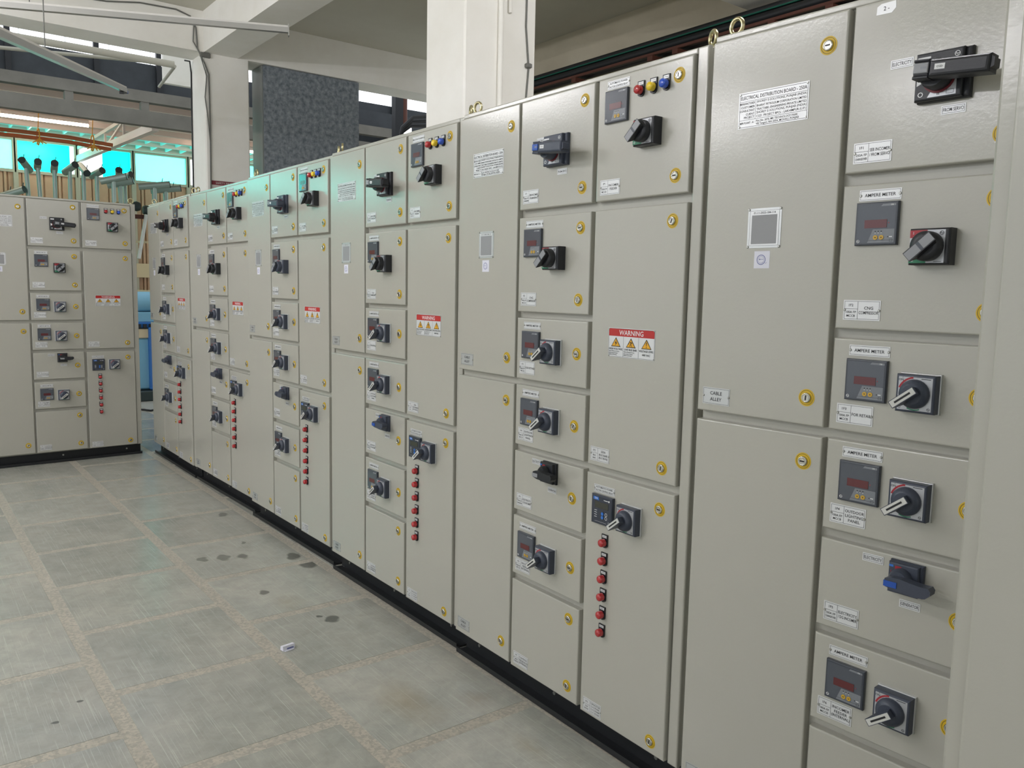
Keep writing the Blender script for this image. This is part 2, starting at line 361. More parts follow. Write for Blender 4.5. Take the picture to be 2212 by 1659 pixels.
struct(obj('ceiling', MB().box(-8.70, 3.5, -5.5, 5.9, 4.10, 4.35, 'slab_soffit')), 'grey concrete ceiling slab')
struct(obj('beam_along_row', MB().box(-8.34, 3.5, 2.60, 2.93, 3.72, 4.10, 'plaster')), 'pale plastered beam running along above the boards')
struct(obj('beam_across', MB().box(-8.69, -8.33, -5.5, 5.9, 3.72, 4.10, 'plaster')), 'pale plastered cross beam over the far pillar')
struct(obj('beam_across', MB().box(-4.21, -3.85, -5.5, 5.9, 3.72, 4.10, 'plaster')), 'pale plastered cross beam over the near pillar')
struct(obj('pillar', MB().bev(-8.78, -8.331, 2.601, 3.04, 0, 3.74, 0.012, 'plaster')), 'pale plastered pillar beyond the far end of the row')
struct(obj('pillar', MB().bev(-4.25, -3.85, 2.601, 3.10, 0, 3.74, 0.01, 'plaster')), 'pale plastered pillar behind the middle of the row')
struct(obj('wall_right', MB().box(-7.6, 3.5, 5.68, 5.9, 0, 4.1, 'plaster_wall')), 'stained beige wall behind the boards')

# shed beyond the cross beam
wf = struct(obj('wall_far', MB().box(-16.2, -16.06, -9, 9, 0, 3.36, 'wall_sheet')), 'beige sheeted wall at the end of the shed')
pm = MB()
pm.pan(0.012, 0.205, 0.02, 3.30, 0, 0.03, 0.012, 'wall_sheet'); pm.pan(0.215, 0.255, 0.02, 3.30, -0.022, 0.03, 0.01, 'wall_sheet')
pm = pm.mesh('wall_panel')
for k in range(44):
    obj('wall_panel', pm, wf, (-16.03, -3.0 + k * 0.265, 0), (0, 0, math.pi / 2))
# windows of the far wall: (y0, y1, kinds of panes)
edges = [-5.3, -4.4, -3.5, -2.6, -1.72, -0.82, 0.08, 0.98, 1.89, 2.81, 3.71, 4.66, 5.6, 6.5, 7.4]
pk = ['pane_teal', 'pane_teal', 'pane_pale', 'pane_teal', 'pane_pale', 'pane_teal', 'pane_pale', 'pane_pale', 'pane_teal', 'split', 'pane_pale', 'pane_white', 'pane_pale', 'pane_teal']
for i in range(len(edges) - 1):
    a, b = edges[i] + 0.02, edges[i + 1] - 0.02
    w = struct(empty('window_%d' % (i + 1), (-16.05, 0, 0)), 'shed window %s' % ('with bright teal sheet' if pk[i] == 'pane_teal' else 'with pale teal sheet' if pk[i] == 'pane_pale' else 'with white and teal sheets'))
    m = MB(); m.box(0, 0.06, a - 0.03, a + 0.02, 3.28, 3.86, 'window_frame'); m.box(0, 0.06, b - 0.02, b + 0.03, 3.28, 3.86, 'window_frame')
    m.box(0, 0.06, a + 0.02, b - 0.02, 3.28, 3.33, 'window_frame'); m.box(0, 0.06, a + 0.02, b - 0.02, 3.80, 3.86, 'window_frame')
    obj('window_frame', m, w)
    a += 0.02; b -= 0.02
    if pk[i] == 'split':
        c = a + (b - a) * 0.45
        obj('pane', MB().box(-0.02, 0, a, c, 3.33, 3.80, 'pane_white'), w); obj('pane', MB().box(-0.02, 0, c, b, 3.33, 3.80, 'pane_teal'), w)
    elif pk[i] == 'pane_teal':
        c = b - (b - a) * 0.07
        obj('pane', MB().box(-0.02, 0, a, c, 3.33, 3.80, 'pane_teal'), w); obj('pane', MB().box(-0.02, 0, c, b, 3.33, 3.80, 'pane_white'), w)
    else:
        obj('pane', MB().box(-0.02, 0, a, b, 3.33, 3.80, pk[i]), w)
    obj('window_post', MB().box(-0.03, 0.08, edges[i] - 0.035, edges[i] + 0.035, -0.0 + 0.001, 3.28, 'window_frame'), w)
struct(obj('wall_far_upper', MB().box(-16.2, -16.06, -9, -5.36, 3.361, 3.925, 'wall_sheet')), 'beige sheeted wall beyond the last window')
rf = struct(obj('shed_roof', MB().box(-16.4, -12.0, -9, 9, 3.93, 3.96, 'roof_sheet')), 'pinkish sheet roof of the shed')
tr = MB(); tr.box(-15.6, -14.9, -9, 9, 3.915, 3.929, 'roof_teal'); obj('skylight_sheet', tr, rf)
for x in (-15.95, -15.3, -14.7, -14.1, -13.55, -12.9, -12.2):
    obj('purlin', MB().box(x - 0.035, x + 0.035, -9, 9, 3.84, 3.929, 'purlin'), rf)
rm = MB().box(-16.0, -14.8, -0.012, 0.012, 3.87, 3.925, 'roof_teal').mesh('roof_rib')
for k in range(40): obj('roof_rib', rm, rf, (0, -3 + k * 0.25, 0))
gd = struct(obj('shed_girder', MB().box(-11.06, -10.94, -9, 9, 3.42, 3.595, 'steel_grey')), 'grey steel girder across the shed')
obj('top_chord', MB().box(-11.06, -10.94, -9, 9, 3.70, 3.83, 'steel_grey'), gd)
for k, y in enumerate([-7, -6, -5, -4, -3, -2, -1, 0.05, 1.0, 1.87, 2.70, 3.55, 4.4, 5.2, 6.1, 7]):
    obj('girder_post', MB().box(-11.05, -10.95, y - 0.045, y + 0.045, 3.595, 3.70, 'steel_grey'), gd)
cl = struct(obj('clerestory', MB().box(-11.55, -11.50, -9, 9, 3.88, 4.285, 'dark_panel')), 'dark panels high in the shed')
for y in (-6.6, -5.7, -4.8, -3.8, -2.9, -2.0, -1.1, -0.1, 0.75, 1.33, 2.27, 3.0, 3.9, 4.8, 5.7, 6.45, 7.4):
    obj('clerestory_post', MB().box(-11.49, -11.43, y - 0.03, y + 0.03, 3.87, 4.45, 'dark_frame'), cl)
for k in range(36):
    obj('pane', MB().box(-11.85, -11.83, -9 + k * 0.5 + 0.012, -9 + k * 0.5 + 0.488, 4.2, 4.78, 'pane_white'), cl)
struct(obj('infill_wall', MB().box(-10.02, -9.95, 2.66, 3.05, 3.74, 4.08, 'plaster')), 'small plastered wall piece beside the far pillar')
# ------------------------------------------------------------------ DISTRIBUTION BOARDS
CACHE = {}
def cached(key, fn):
    if key not in CACHE: CACHE[key] = fn().mesh(key if isinstance(key, str) else key[0])
    return CACHE[key]
def rivet(m, x, z, y, r=0.0032): m.lathe(x, z, [(r, y), (r, y - 0.001), (r * 0.55, y - 0.0022)], 'rivet', 8)
def lock_mesh(ang):
    m = MB(); y = -0.0006
    m.lathe(0, 0, [(0.0212, 0), (0.0212, y)], 'lock_yellow', 24, False); m.disc(0, 0, 0.0172, 0.0184, y - 0.0003, 'lock_line', 24)
    m.lathe(0, 0, [(0.0125, y), (0.0125, -0.004), (0.0112, -0.0062), (0.0085, -0.0068), (0.0085, -0.0056), (0.0, -0.0056)][:-1], 'chrome', 20)
    c, s_ = math.cos(ang), math.sin(ang)
    m.add([(a * c - b * s_, -0.0058, a * s_ + b * c) for a, b in ((-.0062, -.0019), (.0062, -.0019), (.0062, .0019), (-.0062, .0019))], [(0, 1, 2, 3)], 'slot')
    return m
def plate(m, w, h, t=0.0012, mt='label_white', fr=0.0025, lw=0.0007):
    m.box(-w / 2, w / 2, -t, 0, -h / 2, h / 2, mt); m.frame(-w / 2 + fr, w / 2 - fr, -h / 2 + fr, h / 2 - fr, lw, -t - 0.0002, 'ink')
    return -t - 0.0003
def small_label(lines, w, h, th=None, mt='label_white', riv=False):
    def fn():
        m = MB(); y = plate(m, w, h, mt=mt, fr=0.0022); n = len(lines); t = th or h * 0.42 / n
        for i, s in enumerate(lines): m.text(s, 0, ((n - 1) / 2 - i) * t * 1.7, t, y, 'ink', w * 0.84)
        if riv:
            for x in (-w / 2 + 0.003, w / 2 - 0.003): rivet(m, x, 0, -0.001)
        return m
    return fn
def feeder_label(tag1, tag2, lines, w=0.087, h=0.046):
    def fn():
        m = MB(); y = plate(m, w, h); xd = -w / 2 + 0.034
        m.quad(xd, xd + 0.0007, -h / 2 + .003, h / 2 - .003, y, 'ink'); m.quad(-w / 2 + .003, xd, 0.0026, 0.0033, y, 'ink')
        m.text(tag1, -w / 2 + 0.018, 0.0115, 0.0062, y, 'ink', 0.024)
        for i, s in enumerate(tag2): m.text(s, -w / 2 + 0.0185, -0.0045 - i * 0.0085, 0.0055, y, 'ink', 0.027)
        n = len(lines); t = min(0.0072, 0.036 / (n * 1.45))
        for i, s in enumerate(lines): m.text(s, xd + 0.026, ((n - 1) / 2 - i) * t * 1.5, t, y, 'ink', 0.046)
        for x in (-w / 2 + 0.003, w / 2 - 0.003): rivet(m, x, 0, -0.001)
        return m
    return fn
def name_plate():
    m = MB(); w, h = 0.194, 0.089; y = plate(m, w, h, fr=0.003, lw=0.0009)
    m.text('ELECTRICAL DISTRIBUTION BOARD - 250A', 0, h / 2 - 0.0135, 0.0088, y, 'ink', w * 0.94)
    for z in (h / 2 - 0.0225, -h / 2 + 0.0205): m.quad(-w / 2 + .003, w / 2 - .003, z, z + 0.0007, y, 'ink')
    xd = -w / 2 + 0.049; m.quad(xd, xd + 0.0007, -h / 2 + 0.0205, h / 2 - 0.0225, y, 'ink')
    L = ['MANUFACTURER', 'CUSTOMER', 'CONSULTANT', 'CLIENT', 'PROJECT']
    Rr = ['SHOREY E-SOLUTIONS, PUNJAB (INDIA)', 'BHARAT PETROLEUM CORPORATION LIMITED', 'TRACTABEL ENGINEERING PRIVATE LIMITED', 'SHOREY E-SOLUTIONS, PUNJAB (INDIA)', 'CGD  PROJECT BPCL - LAKHIMPUR (U.P.)']
    for i in range(5):
        z = h / 2 - 0.0278 - i * 0.0088
        m.text(L[i], xd - 0.002, z, 0.0056, y, 'ink', 0.043, 1); m.text(Rr[i], xd + 0.0035, z, 0.0056, y, 'ink', 0.136, -1)
    m.text('MFR PLANT - A :', -w / 2 + 0.006, -h / 2 + 0.0135, 0.0052, y, 'ink', 0.042, -1)
    m.text('Plot No. 2070, MK TECHNOLOGY PARK', xd + 0.0035, -h / 2 + 0.0148, 0.0052, y, 'ink', 0.115, -1)
    m.text('Vill Tangori, NH 205A, MOHALI, PUNJAB', xd + 0.0035, -h / 2 + 0.0075, 0.0052, y, 'ink', 0.118, -1)
    for sx in (-1, 1):
        for sz in (-1, 1): rivet(m, sx * (w / 2 - .0045), sz * (h / 2 - .0045), -0.001, 0.0028)
    return m
def serial_plate():
    m = MB(); w, h = 0.095, 0.099; m.box(-w / 2, w / 2, -0.0012, 0, -h / 2, h / 2, 'label_silver'); y = -0.0015
    m.quad(-w / 2 + .006, w / 2 - .006, -h / 2 + .006, h / 2 - .006, y + .0001, 'label_white'); m.frame(-w / 2 + .006, w / 2 - .006, -h / 2 + .006, h / 2 - .006, 0.0006, y, 'ink')
    m.text('01-11-2025-184-114', 0, h / 2 - 0.0115, 0.0055, y - .0002, 'ink', 0.074)
    m.quad(-0.036, 0.036, -h / 2 + 0.010, h / 2 - 0.017, y - .0001, 'qr_blank')
    for sx in (-1, 1):
        for sz in (-1, 1): rivet(m, sx * (w / 2 - .003), sz * (h / 2 - .003), -0.001, 0.0035)
    return m
def stamp_sticker():
    m = MB(); m.box(-.0222, .0222, -0.0005, 0, -.0215, .0215, 'paper'); y = -0.0007
    m.disc(-0.002, 0, 0.0110, 0.0128, y, 'stamp_blue', 20); m.disc(-0.002, 0, 0.0082, 0.0088, y, 'stamp_blue', 20); m.disc(-0.006, 0.001, 0, 0.0018, y, 'stamp_blue', 10)
    m.quad(-0.005, 0.005, 0.0005, 0.0015, y, 'stamp_blue')
    for k in range(5): m.add([(-.001 + k * .003, y, -.009 + (k % 2) * .003), (.0025 + k * .003, y, -.006 - (k % 2) * .003), (.0025 + k * .003, y, -.0068 - (k % 2) * .003), (-.001 + k * .003, y, -.0098 + (k % 2) * .003)], [(3, 2, 1, 0)], 'stamp_blue')
    return m
def warning_sign():
    m = MB(); w, h = 0.197, 0.09; m.box(-w / 2, w / 2, -0.0012, 0, -h / 2, h / 2, 'label_white'); y = -0.0015
    m.quad(-w / 2 + .002, w / 2 - .002, h / 2 - 0.025, h / 2 - 0.002, y, 'warn_red'); m.text('WARNING', 0, h / 2 - 0.0135, 0.0155, y - .0002, 'white_print', 0.11)
    m.frame(-w / 2 + .0015, w / 2 - .0015, -h / 2 + .0015, h / 2 - .0015, .0007, y - .0001, 'ink')
    for k in (-1, 1): m.quad(k * 0.0325 - .0004, k * 0.0325 + .0004, -h / 2 + .002, h / 2 - .025, y, 'ink')
    for k, cap in ((-1, 'HIGH VOLTAGE'), (0, 'LIVE BUS BAR'), (1, 'VOLTAGE LEVEL')):
        cx = k * 0.065; zb = -0.013; zt = 0.0165
        for g, mm, yy in ((0.0, 'ink', y), (0.0022, 'warn_yellow', y - .0002)):
            m.add([(cx - .021 + g * 1.7, yy, zb + g), (cx + .021 - g * 1.7, yy, zb + g), (cx, yy, zt - g * 2)], [(0, 1, 2)], mm)
        yy = y - .0004
        if k == -1:
            pts = [(.003, .009), (-.005, -.001), (-.0005, -.001), (-.003, -.009), (.006, .001), (.001, .001)]
            m.add([(cx + a, yy, b - .001) for a, b in pts], [(5, 0, 1), (5, 1, 2), (2, 3, 4), (2, 4, 5)], 'ink')
        elif k == 0:
            m.disc(cx + .001, .003, 0, .0022, yy, 'ink', 8)
            for a, b, c, d in ((0, 0, .004, -.010), (0, 0, -.005, -.009), (.0, .002, -.007, .006), (.0, .0, .007, .003), (-.008, .003, -.009, -.003)):
                dx, dz = c - a, d - b; ln = math.hypot(dx, dz); nx, nz = -dz / ln * .0009, dx / ln * .0009
                m.add([(cx + a + nx, yy, b + nz), (cx + a - nx, yy, b - nz), (cx + c - nx, yy, d - nz), (cx + c + nx, yy, d + nz)], [(0, 1, 2, 3)], 'ink')
        else:
            m.add([(cx - .0018, yy, .008), (cx - .0009, yy, -.004), (cx + .0009, yy, -.004), (cx + .0018, yy, .008)], [(0, 1, 2, 3)], 'ink'); m.disc(cx, -.0075, 0, .0016, yy, 'ink', 8)
        m.text(cap, cx, -0.0195, 0.0065, y - .0003, 'ink', 0.059)
        if k < 1:
            for i, s in enumerate(('Risk of Electric Shock', 'Disconnect Power', 'Before Servicing')): m.text(s, cx - .029, -0.0268 - i * .0055, 0.0038, y - .0003, 'ink', 0.05, -1)
        else: m.text('440 VAC', cx, -0.031, 0.0065, y - .0003, 'ink', 0.04)
    for sx in (-1, 1):
        for sz in (-1, 1): rivet(m, sx * (w / 2 - .003), sz * (h / 2 - .003), -0.001, 0.0026)
    return m
def emblem(m, cx, cz, r, y, mt='white_print'):
    m.disc(cx, cz, r * .78, r, y, mt, 16); m.quad(cx - r * .8, cx + r * .8, cz - r * .1, cz + r * .1, y, mt); m.quad(cx + r * .05, cx + r * .22, cz - r * .75, cz + r * .1, y, mt); m.quad(cx - r * .5, cx - r * .33, cz, cz + r * .6, y, mt)
def ampere_meter():
    m = MB(); s = 0.048; m.pan(-s, s, -s, s, -0.010, 0, 0.003, 'meter_body'); y = -0.0103
    m.quad(-s + .005, s - .005, -s + .005, s - .005, y, 'meter_face'); y -= .0003
    fx = lambda a: -s + 2 * s * a; fz = lambda b: s - 2 * s * b
    m.add([(fx(.32), y, fz(.94)), (fx(.945), y, fz(.94)), (fx(.945), y, fz(.63)), (fx(.44), y, fz(.63))], [(0, 1, 2, 3)], 'meter_light')
    m.add([(fx(.60), y, fz(.105)), (fx(.945), y, fz(.105)), (fx(.945), y, fz(.055)), (fx(.64), y, fz(.055))], [(0, 1, 2, 3)], 'meter_light')
    m.text('DB', fx(.86), fz(.08), .0032, y - .0002, 'white_print')
    m.box(fx(.23), fx(.76), y - .0006, y, fz(.60), fz(.41), 'led_red')
    for a in (.51, .65):
        m.lathe(fx(a), fz(.82), [(.0052, y), (.0052, y - .0012)], 'button_yellow', 14, False)
        k = 1 if a > .6 else -1; q = .0022; m.add([(fx(a) - q, y - .0015, fz(.82) - k * .001), (fx(a), y - .0015, fz(.82) + k * .0016), (fx(a) + q, y - .0015, fz(.82) - k * .001)], [(0, 2, 1) if k > 0 else (0, 1, 2)], 'ink')
    for a in (.5, .57, .64): m.disc(fx(a), fz(.68), 0, .0014, y - .0002, 'ink', 8); m.quad(fx(a) - .001, fx(a) + .001, fz(.725), fz(.71), y - .0002, 'white_print')
    m.disc(fx(.8), fz(.81), 0, .0013, y - .0002, 'ink', 8); m.disc(fx(.8), fz(.49), 0, .0012, y - .0002, 'mark_red', 8); m.quad(fx(.83), fx(.9), fz(.82), fz(.8), y - .0002, 'white_print')
    m.quad(fx(.33), fx(.93), fz(.888), fz(.882), y - .0002, 'ink'); m.frame(fx(.84), fx(.91), fz(.92), fz(.86), .0005, y - .0003, 'ink')
    emblem(m, fx(.095), fz(.90), .0036, y)
    return m
def control_relay():
    m = MB(); s = 0.048; m.pan(-s, s, -s, s, -0.012, 0, 0.004, 'relay_body'); y = -0.0123
    m.quad(-s + .006, s - .006, -s + .006, s - .006, y, 'relay_body'); y -= .0003
    m.box(-.030, .032, y - .0005, y, .006, .026, 'lcd'); m.add([(-.038, y, .031), (-.012, y, .031), (-.014, y, .041), (-.038, y, .041)], [(0, 1, 2, 3)], 'relay_blue'); m.text('TP4', -.025, .036, .006, y - .0003, 'white_print')
    m.quad(.01, .03, .034, .036, y, 'white_print'); m.disc(.034, .035, 0, .003, y, 'white_print', 10)
    for a, b in ((.006, -.010), (.006, -.022)): m.lathe(a, b, [(.0055, y), (.0055, y - .0015)], 'relay_blue', 12, False)
    for a, b in ((.022, -.010), (.022, -.022)): m.disc(a, b, .0042, .0055, y, 'white_print', 12)
    for i in range(4): m.quad(-.032, -.020, -.004 - i * .007, -.0025 - i * .007, y, 'white_print')
    m.frame(.032, .040, -.040, -.032, .0006, y, 'white_print'); m.quad(-.03, .025, -.0385, -.038, y, 'white_print')
    return m
def rotated(m0, ang, m, cx=0, cz=0):
    c, s_ = math.cos(ang), math.sin(ang); o = len(m.v)
    m.v += [(cx + x * c - z * s_, y, cz + x * s_ + z * c) for x, y, z in m0.v]
    for f, k, sm in zip(m0.f, m0.m, m0.sm): m.f.append(tuple(i + o for i in f)); m.m.append(m.mi(m0.mats[k])); m.sm.append(sm)
def taper(m, x0, x1, w0, w1, yb, yf, mt, top=None, ws=0.8, wn=None):
    # bar along x with half widths w0 at x0 and w1 at x1 at its front, narrower (wn) where it leaves the hub
    wn = wn or min(w0, w1) * ws
    vs = [(x0 * .62, yb, -wn), (x1 * .62, yb, -wn), (x1 * .62, yb, wn), (x0 * .62, yb, wn), (x0, yf, -w0), (x1, yf, -w1), (x1, yf, w1), (x0, yf, w0)]
    m.add(vs, [(0, 3, 2, 1), (0, 1, 5, 4), (1, 2, 6, 5), (2, 3, 7, 6), (3, 0, 4, 7)], mt); m.add(vs[4:], [(0, 1, 2, 3)], top or mt)
def rotary_small(body='switch_grey'):
    def fn():
        m = MB(); s = 0.0415
        m.pan(-s - .0025, s + .0025, -s - .0025, s + .0025, -0.006, 0, 0.003, 'label_silver'); m.pan(-s, s, -s, s, -0.030, -0.005, 0.005, body); y = -0.0303
        q = s - .0055; m.quad(-q, q, -q, q, y, 'switch_plate'); y -= .0003
        for i in range(7):
            a0, a1 = math.radians(98 + i * 9), math.radians(98 + i * 9 + 9.2)
            m.add([(r * math.cos(a), y, r * math.sin(a)) for r, a in ((.0335, a0), (.0375, a0), (.0375, a1), (.0335, a1))], [(3, 2, 1, 0)], 'mark_red')
        for i in range(5):
            a0, a1 = math.radians(245 + i * 9), math.radians(245 + i * 9 + 9.2)
            m.add([(r * math.cos(a), y, r * math.sin(a)) for r, a in ((.0335, a0), (.036, a0), (.036, a1), (.0335, a1))], [(3, 2, 1, 0)], 'mark_green')
        m.text('ON', -.0305, .0295, .005, y, 'ink'); m.text('O', -.031, -.031, .0055, y, 'ink'); m.text('I', -.027, .035, .004, y, 'ink'); emblem(m, .0305, -.031, .0032, y, 'ink')
        m.quad(.012, .032, .0325, .034, y, 'ink')
        m.lathe(0, 0, [(.0322, y), (.0318, y - .006), (.0285, y - .013), (.021, y - .017)], body, 26)
        h = MB(); taper(h, -.040, .022, .0085, .0085, y - .010, y - .043, body, None, 1.0, .0095)
        yy = y - .0433; h.quad(-.0385, .0205, -.0072, .0072, yy, 'lever_white'); h.quad(-.029, .011, -.0022, .0022, yy - .0003, 'ink')
        rotated(h, math.radians(38), m)
        return m
    return fn
def rotary_black(body='switch_black', top='lever_grey'):
    def fn():
        m = MB(); sx, sz = 0.0415, 0.0385
        m.pan(-sx, sx, -sz, sz, -0.034, 0, 0.006, body); y = -0.0343
        m.quad(-sx + .002, sx - .009, -sz + .004, sz - .004, y, 'switch_plate'); y -= .0003
        m.quad(-sx + .002, -.004, sz - .020, sz - .004, y, 'mark_red'); m.quad(-sx + .002, -.004, -sz + .004, -sz + .018, y, 'mark_green')
        m.text('I', -sx + .009, sz - .010, .006, y - .0002, 'white_print'); m.text('O', -sx + .009, -sz + .010, .006, y - .0002, 'white_print'); emblem(m, sx - .016, sz - .011, .0045, y - .0002, 'ink')
        m.quad(.012, .028, -sz + .006, -sz + .007, y - .0002, 'ink')
        m.lathe(0, 0, [(.0315, y), (.0315, y - .018), (.029, y - .022), (.02, y - .024)], body, 28)
        h = MB(); taper(h, -.037, .03, .0115, .0115, y - .016, y - .040, body, None, 1.0, .013)
        yy = y - .0403; h.quad(-.036, .029, -.0095, .0095, yy, top); h.quad(-.005, .002, -.0095, .0095, yy - .0003, 'meter_body')
        rotated(h, math.radians(42), m)
        return m
    return fn
def changeover(body, tip):
    def fn():
        m = MB(); sx, sz = 0.0535, 0.051
        m.pan(-sx, sx, -sz, sz, -0.014, 0, 0.006, body); m.pan(-sx, sx - .012, -sz + .002, sz - .002, -0.026, -0.013, 0.004, body); y = -0.0263
        m.quad(-sx + .004, -sx + .030, .031, .040, y, 'white_print'); emblem(m, .029, .036, .0055, y)
        m.add([(-.026, y, -.044), (.031, y, -.044), (.031, y, -.004), (-.012, y, -.020)], [(0, 1, 2, 3)], 'switch_plate')
        m.add([(-.049, y, -.018), (-.036, y, -.012), (-.036, y, -.003), (-.049, y, .002)], [(0, 1, 2, 3)], 'white_print')
        m.text('O', -.040, -.036, .011, y - .0003, 'white_print'); m.text('II', -.004, -.037, .009, y - .0003, 'ink'); m.frame(.012, .027, -.041, -.033, .0007, y - .0003, 'ink')
        m.lathe(-.004, -.004, [(.0335, y), (.0335, y - .003)], 'ring_red', 24, False)
        m.lathe(-.004, -.002, [(.031, y - .001), (.031, y - .022), (.027, y - .034)], body, 26)
        # handle: thick bar, rounded far end, banded tip on the left
        yb, yf = -0.056, -0.094; h = MB()
        h.pan(.002, .117, -.0185, .0165, yf, yb, .007, body)
        h.poly([(.116, -.012), (.123, -.008), (.123, .008), (.116, .012)], yf + .006, yb - .004, body)
        h.pan(-.030, .003, -.0165, .0160, yf + .003, yb, .006, body)
        h.pan(-.0285, .001, -.0095, .0105, yf + .0005, yf + .01, .002, tip)
        h.pan(-.0305, .001, -.0195, -.0135, yf + .004, yb, .002, body); h.pan(-.0305, .001, .0140, .0190, yf + .004, yb, .002, body)
        h.quad(.014, .034, -.005, .006, yf - .0003, 'white_print'); h.text('CGD', .024, .0005, .004, yf - .0006, 'ink', .014)
        h.quad(-.014, -.002, -.001, .003, yf + .0002, 'meter_light')
        rotated(h, -0.075, m)
        return m
    return fn
def changeover_small(body, tip):
    def fn():
        m = MB(); s = 0.037
        m.pan(-s, s, -s, s, -0.012, 0, 0.006, body); m.pan(-s + .002, s - .006, -s + .002, s - .002, -0.022, -0.011, .004, body); y = -0.0223
        m.quad(-.033, -.024, .024, .029, y, 'relay_blue'); m.quad(-.02, -.006, .02, .028, y, 'mark_red'); m.text('I', -.029, .014, .006, y, 'mark_red')
        m.lathe(-.004, .002, [(.024, y), (.023, y - .014), (.019, y - .02)], body, 22)
        # lever: blunt left end with coloured tip, long right end swinging forward
        top = [(-.023, -.011), (-.004, -.0155), (.012, -.0163), (.042, -.0186), (.064, -.0155), (.073, -.006), (.074, .0025), (.069, .009), (.055, .008), (.030, .010), (.010, .013), (-.011, .012), (-.024, .007)]
        m.poly(top, -.062, -.036, body)
        m.box(-.0255, .003, -.0635, -.046, -.0100, .003, tip)
        return m
    return fn
def lamp(lens, cap):
    def fn():
        m = MB(); w, zt, zb = .0135, .0265, -.012
        pts = [(w, zt), (-w, zt), (-w, zb + .006)] + [(w * math.cos(a), zb + .004 - w * math.sin(a) * .75 + .0) for a in [math.pi * (1 - k / 8) for k in range(1, 8)]] + [(w, zb + .006)]
        m.poly(pts, -.004, 0, 'lens_ring_black'); m.quad(-.010, .010, .0155, .0235, -.0043, 'label_white')
        if cap: m.text(cap, 0, .0195, .0032, -.0046, 'ink', .016)
        m.lathe(0, 0, [(.0138, -.004), (.0138, -.007)], 'lens_ring_black', 18, False)
        m.lathe(0, 0, [(.0128, -.007), (.0128, -.019), (.0115, -.0225), (.008, -.0245), (.003, -.0255)], lens, 18)
        return m
    return fn
def eyebolt():
    m = MB(); m.lathe(0, 0, [(.012, .0), (.012, .008)], 'brass', 12, False)
    m.v = [(x, z, y) for x, y, z in m.v]; m.torus((0, 0, .029), .0195, .0055, 'brass', 22, 10, 'y'); m.tube([(0, 0, .004), (0, 0, .011)], .0065, 'brass', 10)
    return m
def edge_frame():
    m = MB(); m.pan(1.1615, 1.200, .087, 2.165, .011, .0265, .005, 'paint'); m.pan(-.002, 1.1615, 2.1485, 2.165, .011, .0265, .004, 'paint')
    return m
COLX = {'c': (0.0, 0.369), 'f': (0.3825, 0.759), 'b': (0.778, 1.157)}
ROWS = {'c': [(1.182, 2.146), (0.098, 1.158)],
        'f': [(1.777, 2.146), (1.422, 1.750), (1.182, 1.400), (0.941, 1.160), (0.699, 0.917), (0.457, 0.677), (0.096, 0.433)],
        'b': [(1.777, 2.146), (0.939, 1.750), (0.092, 0.913)]}
